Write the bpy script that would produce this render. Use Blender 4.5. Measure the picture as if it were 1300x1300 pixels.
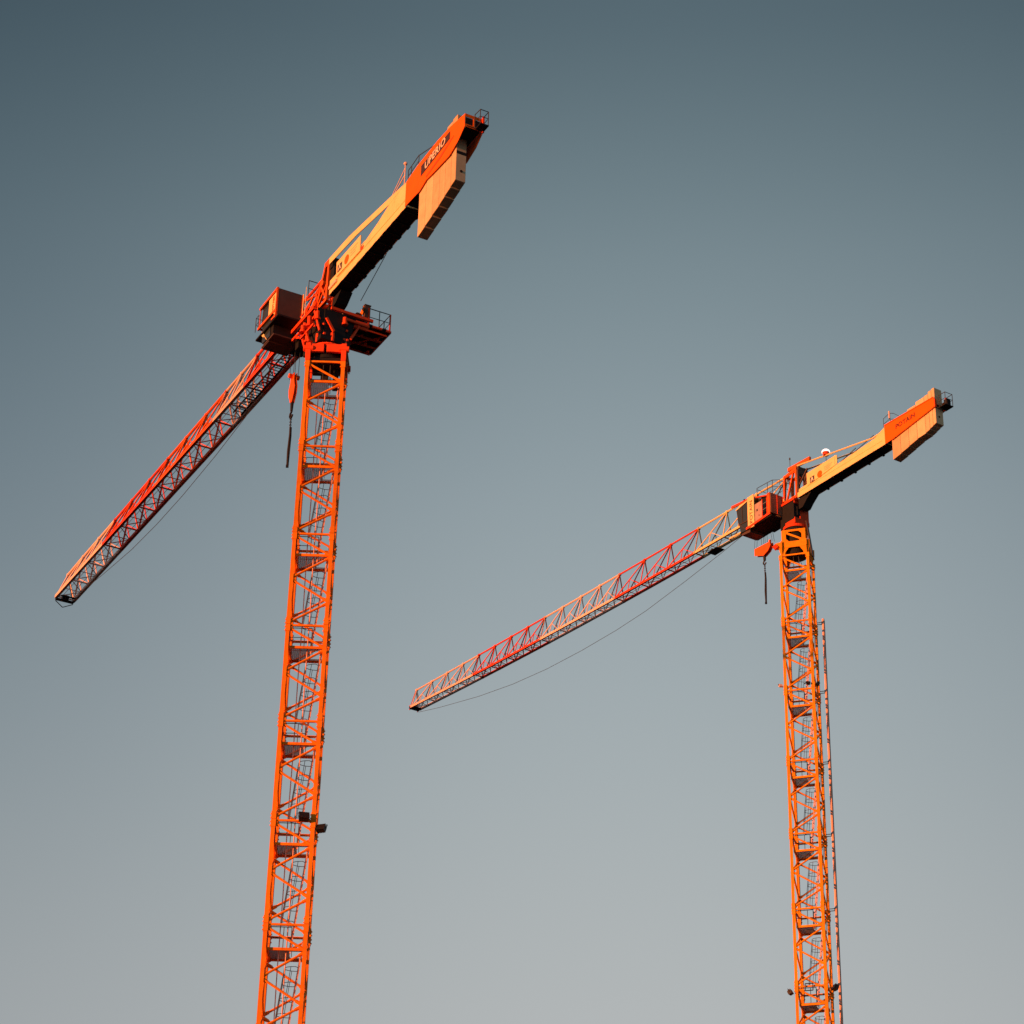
import bpy, math, random
from mathutils import Vector, Matrix
random.seed(7)
R = math.radians
for o in list(bpy.data.objects):
    bpy.data.objects.remove(o)
scn = bpy.context.scene
COL = scn.collection
EYE = 1.6                                   # camera height above the ground

# ------------------------------------------------------------------ camera
cam_d = bpy.data.cameras.new('camera')
cam = bpy.data.objects.new('camera', cam_d)
COL.objects.link(cam)
scn.camera = cam
PITCH, ROLL, FPX = 0.50009, 0.024678, 3021.6
cam_d.sensor_width = 36.0
cam_d.lens = FPX / 1300.0 * 36.0
cam_d.clip_start = 0.5
cam_d.clip_end = 20000.0
fwd = Vector((0, math.cos(PITCH), math.sin(PITCH)))
up0 = Vector((0, -math.sin(PITCH), math.cos(PITCH)))
rt0 = Vector((1, 0, 0))
rt = rt0 * math.cos(ROLL) + up0 * math.sin(ROLL)
up = up0 * math.cos(ROLL) - rt0 * math.sin(ROLL)
m = Matrix((rt, up, -fwd)).transposed().to_4x4()
m.translation = Vector((0, 0, EYE))
cam.matrix_world = m

# ------------------------------------------------------------------ sun
SUN_EL = R(2.5)
sdir = Vector((-0.848, -0.530, 0)).normalized() * math.cos(SUN_EL) + Vector((0, 0, math.sin(SUN_EL)))
sun_d = bpy.data.lights.new('sun', 'SUN')
sun_d.energy = 5.0
sun_d.angle = R(0.5)
sun_d.color = (1.0, 0.27, 0.07)
sun = bpy.data.objects.new('sun', sun_d)
COL.objects.link(sun)
sun.rotation_euler = sdir.to_track_quat('Z', 'Y').to_euler()
sun.location = (0, 0, 200)

# ------------------------------------------------------------------ world
world = bpy.data.worlds.new("World")
scn.world = world
world.use_nodes = True
nt = world.node_tree
nt.nodes.clear()
N, L = nt.nodes.new, nt.links.new
out = N('ShaderNodeOutputWorld')
bg = N('ShaderNodeBackground')
bg.inputs['Strength'].default_value = 1.0
L(bg.outputs[0], out.inputs[0])
sky = N('ShaderNodeTexSky')
sky.sky_type = 'NISHITA'
sky.sun_disc = False
sky.sun_elevation = SUN_EL
sky.sun_rotation = math.atan2(sdir.x, sdir.y)
sk_s = N('ShaderNodeVectorMath'); sk_s.operation = 'SCALE'
sk_s.inputs['Scale'].default_value = 0.004       # faint physical sky under the smog-grey gradient
L(sky.outputs[0], sk_s.inputs[0])
tc = N('ShaderNodeTexCoord')
sep = N('ShaderNodeSeparateXYZ')
L(tc.outputs['Generated'], sep.inputs[0])
ramp = N('ShaderNodeValToRGB')
ramp.color_ramp.interpolation = 'B_SPLINE'
def lin(v): v /= 255.0; return v / 12.92 if v <= 0.04045 else ((v + 0.055) / 1.055) ** 2.4
SKY = [  # sine of elevation, sRGB colour
    (-0.05, (60, 55, 52)), (0.0, (186, 184, 182)), (0.15, (184, 185, 185)), (0.29, (177, 181, 182)), (0.38, (165, 174, 177)),
    (0.48, (148, 161, 167)), (0.57, (118, 136, 143)), (0.645, (84, 103, 112)), (0.75, (58, 76, 90)), (1.0, (34, 48, 66))]
EXPO = 0.45
els = ramp.color_ramp.elements
for i, (p_, c_) in enumerate(SKY):
    if i < 2: e = els[i]; e.position = (p_ + 0.05) / 1.05
    else: e = els.new((p_ + 0.05) / 1.05)
    e.color = tuple(lin(v) / 2 ** EXPO for v in c_) + (1,)
mp = N('ShaderNodeMapRange')
mp.inputs['From Min'].default_value = -0.05
mp.inputs['From Max'].default_value = 1.0
L(sep.outputs['Z'], mp.inputs['Value'])
L(mp.outputs[0], ramp.inputs[0])
# the sky is brightest around one azimuth and falls off to both sides
dt = N('ShaderNodeVectorMath'); dt.operation = 'DOT_PRODUCT'
az = R(4.0)
ax = Vector((math.cos(az), -math.sin(az), 0))
dt.inputs[1].default_value = ax
L(tc.outputs['Generated'], dt.inputs[0])
sq = N('ShaderNodeMath'); sq.operation = 'MULTIPLY'
L(dt.outputs['Value'], sq.inputs[0]); L(dt.outputs['Value'], sq.inputs[1])
g1 = N('ShaderNodeMath'); g1.operation = 'MULTIPLY'; g1.inputs[1].default_value = -15.0
L(sq.outputs[0], g1.inputs[0])
g2 = N('ShaderNodeMath'); g2.operation = 'EXPONENT'
L(g1.outputs[0], g2.inputs[0])
g3 = N('ShaderNodeMath'); g3.operation = 'SUBTRACT'; g3.inputs[0].default_value = 1.0
L(g2.outputs[0], g3.inputs[1])
kf = N('ShaderNodeMapRange'); kf.interpolation_type = 'SMOOTHSTEP'      # falls off faster high up than near the horizon
kf.inputs['From Min'].default_value = 0.20; kf.inputs['From Max'].default_value = 0.56
kf.inputs['To Min'].default_value = -0.27; kf.inputs['To Max'].default_value = -0.61
L(sep.outputs['Z'], kf.inputs['Value'])
fa = N('ShaderNodeMath'); fa.operation = 'MULTIPLY'
L(g3.outputs[0], fa.inputs[0]); L(kf.outputs[0], fa.inputs[1])
fv = N('ShaderNodeVectorMath'); fv.operation = 'SCALE'
fv.inputs[0].default_value = (1.12, 1.0, 0.90)
L(fa.outputs[0], fv.inputs['Scale'])
fb = N('ShaderNodeVectorMath'); fb.operation = 'ADD'; fb.inputs[1].default_value = (1, 1, 1)
L(fv.outputs[0], fb.inputs[0])
mul = N('ShaderNodeVectorMath'); mul.operation = 'MULTIPLY'
L(ramp.outputs['Color'], mul.inputs[0]); L(fb.outputs[0], mul.inputs[1])
add = N('ShaderNodeVectorMath'); add.operation = 'ADD'
L(mul.outputs[0], add.inputs[0]); L(sk_s.outputs[0], add.inputs[1])
L(add.outputs[0], bg.inputs['Color'])

scn.view_settings.view_transform = 'Standard'
scn.view_settings.look = 'None'
scn.view_settings.gamma = 1.0
scn.view_settings.exposure = EXPO
scn.view_settings.use_curve_mapping = False

# ------------------------------------------------------------------ materials
MATS = {}
def mat(name, col, rough=0.5, metal=0.0, spec=0.35, var=0.12, scale=3.0, grime=None, emit=0.0, streak=0.0):
    if name in MATS: return MATS[name]
    mt = bpy.data.materials.new(name); mt.use_nodes = True
    t = mt.node_tree; b = t.nodes['Principled BSDF']
    b.inputs['Roughness'].default_value = rough
    b.inputs['Metallic'].default_value = metal
    b.inputs['Specular IOR Level'].default_value = spec
    tcn = t.nodes.new('ShaderNodeTexCoord')
    nz = t.nodes.new('ShaderNodeTexNoise'); nz.inputs['Scale'].default_value = scale; nz.inputs['Detail'].default_value = 5
    t.links.new(tcn.outputs['Object'], nz.inputs['Vector'])
    cr = t.nodes.new('ShaderNodeValToRGB')
    cr.color_ramp.elements[0].position = 0.3; cr.color_ramp.elements[1].position = 0.7
    cr.color_ramp.elements[0].color = tuple(c * (1 - var) for c in col) + (1,)
    cr.color_ramp.elements[1].color = tuple(min(1, c * (1 + var)) for c in col) + (1,)
    t.links.new(nz.outputs['Fac'], cr.inputs[0])
    last = cr.outputs[0]
    if grime:
        n2 = t.nodes.new('ShaderNodeTexNoise'); n2.inputs['Scale'].default_value = scale * 2.3; n2.inputs['Detail'].default_value = 8
        n2.inputs['Roughness'].default_value = 0.7
        mpn = t.nodes.new('ShaderNodeMapping'); mpn.inputs['Scale'].default_value = (1, 1, 0.35)
        t.links.new(tcn.outputs['Object'], mpn.inputs['Vector']); t.links.new(mpn.outputs[0], n2.inputs['Vector'])
        r2 = t.nodes.new('ShaderNodeValToRGB'); r2.color_ramp.elements[0].position = 0.56; r2.color_ramp.elements[1].position = 0.72
        r2.color_ramp.elements[1].color = (0.75, 0.75, 0.75, 1)
        t.links.new(n2.outputs['Fac'], r2.inputs[0])
        mx = t.nodes.new('ShaderNodeMixRGB'); mx.inputs[2].default_value = tuple(grime) + (1,)
        t.links.new(r2.outputs[0], mx.inputs[0]); t.links.new(last, mx.inputs[1]); last = mx.outputs[0]
    if name in ('orange_paint', 'amber_paint', 'white_paint', 'red_paint', 'concrete'):
        oi = t.nodes.new('ShaderNodeObjectInfo'); mr = t.nodes.new('ShaderNodeMapRange')
        mr.inputs['To Min'].default_value = 0.80; mr.inputs['To Max'].default_value = 1.08
        t.links.new(oi.outputs['Random'], mr.inputs['Value'])
        hs = t.nodes.new('ShaderNodeHueSaturation')
        t.links.new(mr.outputs[0], hs.inputs['Value']); t.links.new(last, hs.inputs['Color']); last = hs.outputs[0]
    t.links.new(last, b.inputs['Base Color'])
    if emit:
        b.inputs['Emission Color'].default_value = (1.0, 0.95, 0.9, 1)
        b.inputs['Emission Strength'].default_value = emit
    MATS[name] = mt
    return mt

DIRT = (0.10, 0.05, 0.03)
M_ORA = mat('orange_paint', (0.93, 0.265, 0.004), 0.6, spec=0.2, grime=(0.50, 0.115, 0.006))
M_AMB = mat('amber_paint', (0.93, 0.36, 0.004), 0.6, spec=0.2, grime=(0.55, 0.19, 0.006))
M_RED = mat('red_paint', (0.93, 0.085, 0.014), 0.55, spec=0.2, grime=(0.45, 0.035, 0.012))
M_SCA = mat('scarlet_paint', (0.92, 0.135, 0.006), 0.55, spec=0.2, grime=(0.55, 0.07, 0.008))
M_BAN = mat('banner_orange', (0.93, 0.16, 0.002), 0.6, spec=0.15, var=0.06, scale=1.2)
M_WHI = mat('white_paint', (0.90, 0.66, 0.56), 0.5, var=0.06, grime=(0.64, 0.38, 0.28))
M_CRE = mat('cream_paint', (0.90, 0.74, 0.36), 0.6, spec=0.2, var=0.06, scale=1.5, grime=(0.72, 0.54, 0.24))
M_CON = mat('concrete', (0.70, 0.56, 0.36), 0.9, spec=0.15, var=0.09, scale=2.2, grime=(0.52, 0.41, 0.27))
M_GAL = mat('galvanised_steel', (0.30, 0.33, 0.36), 0.5, 0.3)
M_DRK = mat('dark_steel', (0.018, 0.020, 0.025), 0.75, spec=0.12)
M_BRN = mat('brown_panel', (0.085, 0.055, 0.045), 0.6, grime=(0.10, 0.05, 0.03))
M_TAN = mat('tan_panel', (0.26, 0.14, 0.09), 0.6, grime=(0.16, 0.09, 0.06))
M_GRY = mat('grey_panel', (0.42, 0.33, 0.31), 0.6)
M_CAB = mat('cable_sleeve', (0.88, 0.50, 0.38), 0.6)
M_ROP = mat('steel_rope', (0.06, 0.065, 0.07), 0.5, 0.3)
M_GLS = mat('tinted_glass', (0.035, 0.055, 0.07), 0.12, 0.0, 0.5, var=0.02)
M_BLK = mat('black_plastic', (0.012, 0.012, 0.014), 0.5)
M_TXT = mat('white_lettering', (0.88, 0.80, 0.70), 0.5, var=0.03)
M_TXD = mat('dark_lettering', (0.05, 0.015, 0.012), 0.5, var=0.03)
M_SGN = mat('dark_banner', (0.055, 0.035, 0.035), 0.5, var=0.1)
M_FNT = mat('faded_print', (0.72, 0.56, 0.32), 0.6, var=0.05)
M_DOM = mat('white_lamp_glass', (0.9, 0.9, 0.9), 0.25, var=0.0, emit=1.0)
M_GND = mat('bare_ground', (0.035, 0.032, 0.028), 0.95, var=0.3, scale=0.05, grime=(0.02, 0.019, 0.017))
M_FTG = mat('footing_concrete', (0.30, 0.29, 0.27), 0.9, grime=(0.2, 0.19, 0.17))

# ------------------------------------------------------------------ mesh builder
def V(*a): return Vector(a)
class MB:
    def __init__(s): s.v = []; s.f = []
    def add(s, vs, fs):
        n = len(s.v); s.v += [Vector(v) for v in vs]; s.f += [tuple(i + n for i in f) for f in fs]; return s
    def box(s, a, b):
        x0, x1 = sorted((a[0], b[0])); y0, y1 = sorted((a[1], b[1])); z0, z1 = sorted((a[2], b[2]))
        return s.add([(x0,y0,z0),(x1,y0,z0),(x1,y1,z0),(x0,y1,z0),(x0,y0,z1),(x1,y0,z1),(x1,y1,z1),(x0,y1,z1)],
                     [(0,3,2,1),(4,5,6,7),(0,1,5,4),(1,2,6,5),(2,3,7,6),(3,0,4,7)])
    def bar(s, a, b, w, h=None, upv=(0,0,1)):
        a, b = Vector(a), Vector(b); h = h or w
        d = (b - a).normalized(); u = Vector(upv)
        if abs(d.dot(u)) > 0.98: u = Vector((0,1,0)) if abs(d.y) < .9 else Vector((1,0,0))
        x = d.cross(u).normalized() * (w / 2); y = x.cross(d).normalized() * (h / 2)
        return s.add([a-x-y, a+x-y, a+x+y, a-x+y, b-x-y, b+x-y, b+x+y, b-x+y],
                     [(0,3,2,1),(4,5,6,7),(0,1,5,4),(1,2,6,5),(2,3,7,6),(3,0,4,7)])
    def tube(s, pts, r, n=8, cap=True):
        pts = [Vector(p) for p in pts]; rings = []
        rr = r if isinstance(r, (list, tuple)) else [r] * len(pts)
        for i, p in enumerate(pts):
            d = (pts[min(i+1, len(pts)-1)] - pts[max(i-1, 0)]).normalized()
            u = Vector((0,0,1)) if abs(d.z) < .9 else Vector((1,0,0))
            x = d.cross(u).normalized(); y = x.cross(d)
            rings.append([p + (x*math.cos(2*math.pi*k/n) + y*math.sin(2*math.pi*k/n)) * rr[i] for k in range(n)])
        vs = [v for rg in rings for v in rg]; fs = []
        for i in range(len(pts)-1):
            for k in range(n):
                k2 = (k+1) % n; fs.append((i*n+k, i*n+k2, (i+1)*n+k2, (i+1)*n+k))
        if cap: fs.append(tuple(range(n))[::-1]); fs.append(tuple((len(pts)-1)*n+k for k in range(n)))
        return s.add(vs, fs)
    def cyl(s, c, r, z0, z1, n=28, r1=None):
        return s.tube([(c[0],c[1],z0),(c[0],c[1],z1)], [r, r if r1 is None else r1], n)
    def plate(s, poly, t0, t1):
        """polygon given as (s, z) pairs, extruded in t"""
        n = len(poly)
        vs = [(p[0], t0, p[1]) for p in poly] + [(p[0], t1, p[1]) for p in poly]
        fs = [tuple(range(n)), tuple(range(2*n-1, n-1, -1))] + [(i, (i+1) % n, (i+1) % n + n, i+n)[::-1] for i in range(n)]
        return s.add(vs, fs)
    def slab(s, poly, s0, s1):
        """polygon given as (t, z) pairs, extruded in s"""
        n = len(poly)
        vs = [(s0, p[0], p[1]) for p in poly] + [(s1, p[0], p[1]) for p in poly]
        fs = [tuple(range(n)), tuple(range(2*n-1, n-1, -1))] + [(i, (i+1) % n, (i+1) % n + n, i+n)[::-1] for i in range(n)]
        return s.add(vs, fs)
    def rail(s, pts, h, r=0.022, mid=True, zoff=None):
        """guard rail along floor points: posts, top rail, knee rail"""
        pts = [Vector(p) for p in pts]
        for p in pts: s.tube([p, p + V(0,0,h)], r, 6)
        s.tube([p + V(0,0,h) for p in pts], r, 6)
        if mid: s.tube([p + V(0,0,h*.5) for p in pts], r*.8, 6)
        return s
    def sphere(s, c, r, nu=14, nv=8, z0=-1.0, z1=1.0, sz=1.0):
        c = Vector(c); vs = []; fs = []
        for j in range(nv+1):
            z = z0 + (z1-z0)*j/nv; a = math.sqrt(max(0, 1-z*z))
            for i in range(nu):
                vs.append(c + V(r*a*math.cos(2*math.pi*i/nu), r*a*math.sin(2*math.pi*i/nu), r*z*sz))
        for j in range(nv):
            for i in range(nu):
                i2 = (i+1) % nu; fs.append((j*nu+i, j*nu+i2, (j+1)*nu+i2, (j+1)*nu+i))
        fs.append(tuple(range(nu))[::-1]); fs.append(tuple(nv*nu+i for i in range(nu)))
        return s.add(vs, fs)
    def build(s, name, material, parent=None, bevel=0.0, smooth=False):
        me = bpy.data.meshes.new(name)
        me.from_pydata([tuple(v) for v in s.v], [], s.f)
        me.materials.append(material)
        import bmesh
        bm = bmesh.new(); bm.from_mesh(me); bmesh.ops.recalc_face_normals(bm, faces=bm.faces); bm.to_mesh(me); bm.free()
        if smooth: me.polygons.foreach_set('use_smooth', [True]*len(me.polygons))
        o = bpy.data.objects.new(name, me); COL.objects.link(o); o.parent = parent
        if bevel:
            b = o.modifiers.new('bevel', 'BEVEL'); b.width = bevel; b.segments = 2; b.limit_method = 'ANGLE'
        return o

def tag(o, label=None, cat=None, group=None, kind=None):
    if label: o['label'] = label
    if cat: o['category'] = cat
    if group: o['group'] = group
    if kind: o['kind'] = kind
    return o
def empty(name, loc, rz=0.0):
    o = bpy.data.objects.new(name, None); COL.objects.link(o); o.location = loc; o.rotation_euler = (0,0,rz); o.empty_display_size = 1; return o

_txt = {}
def lettering(name, string, material, parent, origin, xdir, ydir, width, height, shear=0.0, bold=0.0):
    """raised letters: baseline start at origin, scaled to width x height, standing 1 cm proud"""
    cu = bpy.data.curves.new('lettering', 'FONT'); cu.body = string; cu.size = 1.0; cu.extrude = 0.0; cu.offset = bold; cu.shear = shear
    cu.space_character = 1.05
    to = bpy.data.objects.new('tmp', cu); COL.objects.link(to)
    dg = bpy.context.evaluated_depsgraph_get(); dg.update()
    me = bpy.data.meshes.new_from_object(to.evaluated_get(dg))
    bpy.data.objects.remove(to)
    xs = [v.co.x for v in me.vertices]; ys = [v.co.y for v in me.vertices]
    x0, x1, y0, y1 = min(xs), max(xs), min(ys), max(ys)
    o_, xd, yd = Vector(origin), Vector(xdir), Vector(ydir)
    for v in me.vertices:
        v.co = o_ + xd * ((v.co.x-x0)/(x1-x0)*width) + yd * ((v.co.y-y0)/(y1-y0)*height)
    me.materials.clear(); me.materials.append(material)
    me.name = name
    o = bpy.data.objects.new(name, me); COL.objects.link(o); o.parent = parent
    sm = o.modifiers.new('thickness', 'SOLIDIFY'); sm.thickness = 0.012; sm.offset = 1.0
    return o

# ================================================================== ground
g = MB()
n_g = 24; S = 6000.0
for i in range(n_g+1):
    for j in range(n_g+1):
        g.v.append(V(-S + 2*S*i/n_g, -S + 2*S*j/n_g, 0))
for i in range(n_g):
    for j in range(n_g):
        a = i*(n_g+1)+j; g.f.append((a, a+n_g+1, a+n_g+2, a+1))
tag(g.build('ground', M_GND), kind='structure')

# ================================================================== mast
W = 0.917                                    # half spacing of the mast chords

def mast_parts(paint):
    """frame of one 5 m section (z 0..5), its landing, ladder, cage and hand rails"""
    f = MB(); c = 0.185
    cor = [(-W,-W),(W,-W),(W,W),(-W,W)]
    for (x, y) in cor:
        sx, sy = (1 if x > 0 else -1), (1 if y > 0 else -1)
        # hot-rolled angle: two flanges
        f.box((x+sx*c/2, y-sy*c/2, 0.002), (x+sx*(c/2-0.05), y+sy*c/2, 4.998))
        f.box((x-sx*c/2, y+sy*c/2, 0.004), (x+sx*(c/2-0.052), y+sy*(c/2-0.05), 4.996))
        f.box((x-sx*c*.38, y-sy*c*.38, 0.006), (x+sx*(c/2-.052), y+sy*(c/2-.052), 4.994))
        for z in (0.0, 4.62):                    # joint sleeves with pins
            f.box((x-c*.62, y-c*.62, z+.01), (x+c*.62, y+c*.62, z+.37))
            for zz in (z+.1, z+.28):
                f.tube([(x-c*.85, y, zz), (x+c*.85, y, zz)], .035, 8)
    faces = [((-W,-W),(W,-W)), ((W,-W),(W,W)), ((W,W),(-W,W)), ((-W,W),(-W,-W))]
    # nodes run the zigzag round the tower: even corners meet joint level, odd corners a quarter lower
    for k, (a, b) in enumerate(faces):
        za = 0.0 if k % 2 == 0 else 1.25
        lv = [0.07, 1.25, 2.5, 3.75, 4.93]
        for q in range(4):
            z0, z1 = lv[q], lv[q+1]
            if (q + (k % 2)) % 2 == 0: p0, p1 = a, b
            else: p0, p1 = b, a
            A = V(p0[0], p0[1], z0 + .05); B = V(p1[0], p1[1], z1 - .05)
            d = (B-A).normalized(); f.tube([A + d*.06, B - d*.06], 0.060, 8)
            for P_, sg in ((A, 1), (B, -1)):        # gusset
                f.bar(P_ + d*sg*.05, P_ + d*sg*.30, .012, .17)
        A, B = V(a[0], a[1], 4.97), V(b[0], b[1], 4.97)
        f.bar(A, B, .09, .10)
    pl = MB(); zp = 3.93; e = W - .11
    pl.box((-e, -e-.02, zp-.13), (e, -e+.05, zp))
    pl.box((-e, e-.05, zp-.13), (e, e+.02, zp))
    pl.box((-e, -e+.052, zp-.13), (-e+.06, e-.052, zp-.002)); pl.box((e-.06, -e+.052, zp-.13), (e, e-.052, zp-.002))
    fl = MB()                                    # grating with a hatch on the ladder side
    nsl = 22
    for i in range(nsl):
        y = -e+.08 + (2*e-.16)*i/(nsl-1)
        x1 = e-.07 if (y < -.32 or y > .52) else 0.16
        fl.box((-e+.065, y-.016, zp-.032), (x1, y+.016, zp-.020))
    for i in range(9):
        x = -e+.1 + i*.1
        fl.box((x-.008, -e+.06, zp-.045), (x+.008, e-.06, zp-.034))
    la = MB()
    zt, zb, ut, ub = 4.75, -1.0, .78, .16
    for y in (-.14, .24):
        la.bar((ut, y, zt), (ub, y, zb), .05, .06)
    n = 19
    for i in range(n):
        k = (i+.5)/n; la.tube([(ub+(ut-ub)*k, -.14, zb+(zt-zb)*k), (ub+(ut-ub)*k, .24, zb+(zt-zb)*k)], .016, 6)
    cg = MB()
    hoops = []
    for i in range(5):
        z = 0.35 + i*.72; k = (z-zb)/(zt-zb); x = ub+(ut-ub)*k
        pts = [(x, -.16, z)] + [(x - .12 - .52*math.sin(math.pi*t/8), .05 - .36*math.cos(math.pi*t/8), z) for t in range(9)] + [(x, .26, z)]
        hoops.append(pts); cg.tube(pts, .016, 5)
    for j in (2, 4, 5, 6, 8):
        cg.tube([h[j] for h in hoops], .014, 5)
    hr = MB()
    hr.rail([(-e, -e+.1, zp), (-.1, -e+.1, zp), (.25, -e+.1, zp)], 1.0, .02)
    hr.rail([(-e, e-.05, zp), (.1, e-.05, zp), (e, e-.05, zp)], 1.0, .018)
    hr.rail([(.22, -.34, zp), (.22, .5, zp)], 1.0, .018)
    return f, pl, fl, la, cg, hr

def build_mast(root, top_z, nsec, paint, rz, ladder_paint):
    f, pl, fl, la, cg, hr = mast_parts(paint)
    sec = f.build('mast_section', paint, root)
    sec.location = (0, 0, top_z - 5); sec.rotation_euler = (0, 0, rz)
    kids = [pl.build('landing_frame', paint, sec), fl.build('landing_grating', M_GAL, sec), la.build('ladder', ladder_paint, sec),
            cg.build('ladder_cage', M_ROP, sec), hr.build('handrail', M_ROP, sec)]
    for i in range(1, nsec):
        s2 = sec.copy(); COL.objects.link(s2); s2.parent = root; s2.location = (0, 0, top_z - 5*(i+1))
        for k in kids:
            k2 = k.copy(); COL.objects.link(k2); k2.parent = s2
    ft = MB().box((-2.4,-2.4,-1.5), (2.4,2.4, top_z - 5*nsec - .003)).build('footing', M_FTG, root, .05)
    ft.rotation_euler = (0,0,rz)
    return sec

# ================================================================== jib
def jib_section(parent, paint, nodes, hw, zb, zt, first=False, last=False, chord=.075, diag=.035):
    """triangular lattice between the given stations; one top chord, two bottom chords"""
    o = MB(); s0, s1 = nodes[0], nodes[-1]
    top = [V(s, 0, zt(s)) for s in nodes]
    for a, b in zip(top, top[1:]): o.tube([a, b], chord*.9, 8)
    for sg in (1, -1):
        bp = [V(s, sg*hw, zb(s)+chord) for s in nodes]
        for a, b in zip(bp, bp[1:]): o.bar(a, b, chord*1.9, chord*2.3)
        for i, s in enumerate(nodes):
            o.tube([top[i], bp[i]], diag, 6)
            if i+1 < len(nodes): o.tube([top[i], bp[i+1]], diag, 6)
            if i+1 < len(nodes):                 # secondary strut from the diagonal's middle
                mid = (top[i] + bp[i+1])/2; mb = (bp[i]+bp[i+1])/2
                o.tube([mid, mb], diag*.75, 5); o.tube([mid, bp[i]], diag*.55, 5)
    for i, s in enumerate(nodes):
        o.bar((s, -hw, zb(s)+chord), (s, hw, zb(s)+chord), .07, .07)
        if i+1 < len(nodes):
            m_ = (s + nodes[i+1])/2
            o.tube([(s, hw, zb(s)+chord), (m_, -hw, zb(m_)+chord)], diag*.55, 5)
            o.tube([(m_, -hw, zb(m_)+chord), (nodes[i+1], hw, zb(nodes[i+1])+chord)], diag*.55, 5)
            o.bar((m_, -hw, zb(m_)+chord), (m_, hw, zb(m_)+chord), .04, .04)
        # node plates
        o.box((s-.10, -.085, zt(s)-.10), (s+.10, .085, zt(s)+.07))
    # pinned end plates
    for s in (s0, s1):
        for sg in (1, -1):
            o.box((s-.10, sg*hw-.085, zb(s)-.01), (s+.10, sg*hw+.085, zb(s)+.19))
    return o.build('jib_section', paint, parent)

def floodlight(parent, at, aim, size, mtl=M_BLK, arm=None):
    """box floodlight with hood; aim in degrees about z, slight tilt"""
    b = MB(); w = size
    b.box((-w*.5, -w*.28, -w*.38), (w*.5, w*.28, w*.38))
    b.box((-w*.56, -w*.36, -w*.44), (w*.56, -w*.29, w*.44))
    for i in range(5): b.box((-w*.4+i*w*.2-.012, w*.285, -w*.3), (-w*.4+i*w*.2+.012, w*.40, w*.3))
    o = b.build('floodlight', mtl, parent)
    o.location = at; o.rotation_euler = (R(-28), 0, R(aim))
    y = MB().bar((-w*.6,0,0), (-w*.6,0,w*.6), .03).bar((w*.6,0,0), (w*.6,0,w*.6), .03).bar((-w*.6,0,w*.6), (w*.6,0,w*.6), .03)
    if arm: y.bar((0,0,w*.6), Vector(arm), .045)
    y.build('lamp_yoke', M_BLK, o)
    return o

def sling(label, s, top, length, radius, frm):
    """chain and strap sling hanging off a hook; own top-level object"""
    o = MB(); n = 7
    for k in range(n):
        z = -0.09*k
        ring = [(.045*math.cos(a)*(1 if k % 2 else 0), .045*math.cos(a)*(0 if k % 2 else 1), z-.06 + .075*math.sin(a)) for a in [2*math.pi*i/10 for i in range(11)]]
        o.tube(ring, .018, 5)
    o.tube([(0,0,-.62), (.02,.01,-length*.35), (-.02,.02,-length*.7), (.01,0,-length)], [radius*.8, radius, radius, radius*1.15], 7)
    o.tube([(.05,.03,-.62), (.07,.02,-length*.4), (.04,.0,-length*.97)], radius*.6, 6)
    o.box((-.07,-.05,-length-.12), (.07,.05,-length+.02))
    return o

# ================================================================== LEFT CRANE
phiL, alpL = R(118.0), 0.011937
crane = empty('tower_crane', (-9.7487, 104.2964, 0))
tag(crane, 'larger orange tower crane on the left with a dark white-lettered banner on its rear boom',
    'crane', 'flat top tower cranes')
TOP = 65.0 + EYE
build_mast(crane, TOP, 13, M_ORA, alpL, M_CAB)

def mast_part(mb, name, mtl, root, rz, bevel=0):
    o = mb.build(name, mtl, root, bevel); o.location = (0, 0, EYE); o.rotation_euler = (0, 0, rz); return o
def upper_part(mb, name, mtl, root, phi, bevel=0, smooth=False):
    o = mb.build(name, mtl, root, bevel, smooth); o.location = (0, 0, EYE); o.rotation_euler = (0, 0, phi); return o

for (x, y0, r_) in ((-.28, -.5, .028), (.06, -.5, .03)):
    pts = [(x + .012*math.sin(z*.9), y0 + .01*math.cos(z*1.3), z) for z in [1.0 + 1.6*i for i in range(40)]]
    mast_part(MB().tube(pts, r_, 6), 'power_cable', M_CAB, crane, alpL)
# collar on the mast head
c = MB()
for sx in (-1, 1):
    for sy in (-1, 1):
        c.box((sx*W-.13, sy*W-.13, 65.0), (sx*W+.13, sy*W+.13, 66.05))
        c.tube([(sx*W-.26, sy*(W+.02), 65.75), (sx*W+.26, sy*(W+.02), 65.75)], .17, 12)
for sy in (-1, 1):
    c.box((-W-.05, sy*W-.09, 65.56), (-.12, sy*W+.09, 66.02)); c.box((.02, sy*W-.09, 65.56), (W+.05, sy*W+.09, 66.02))
    c.box((sy*W-.09, -W, 65.56), (sy*W+.09, W, 66.02))
mast_part(c, 'mast_collar', M_RED, crane, alpL, .02)
c = MB().cyl((0,0), .80, 65.35, 65.75, 32).cyl((0,0), .93, 65.76, 66.0, 32)
c.box((-.75,-.75,65.15), (.75,.75,65.34)).box((.35,.1,63.98),(.62,.3,65.14)).box((-.3,.3,64.6),(.1,.55,65.14))
mast_part(c, 'slewing_ring', M_DRK, crane, alpL)
c = MB()
for i in range(26):
    a = 2*math.pi*i/26; c.tube([(.86*math.cos(a), .86*math.sin(a), 66.0), (.86*math.cos(a), .86*math.sin(a), 66.22)], .035, 6)
c.cyl((0,0), .98, 66.06, 66.14, 32)
upper_part(c, 'ring_bolts', M_RED, crane, phiL)
gd = MB().slab([(W+.02, 66.3), (W+.08, 66.3), (W+.30, 65.0), (W+.24, 65.0)], .1, .8)
gd.slab([(W+.04, 66.3), (W+.10, 66.3), (W+.26, 65.1), (W+.20, 65.1)], -.4, .0)
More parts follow.
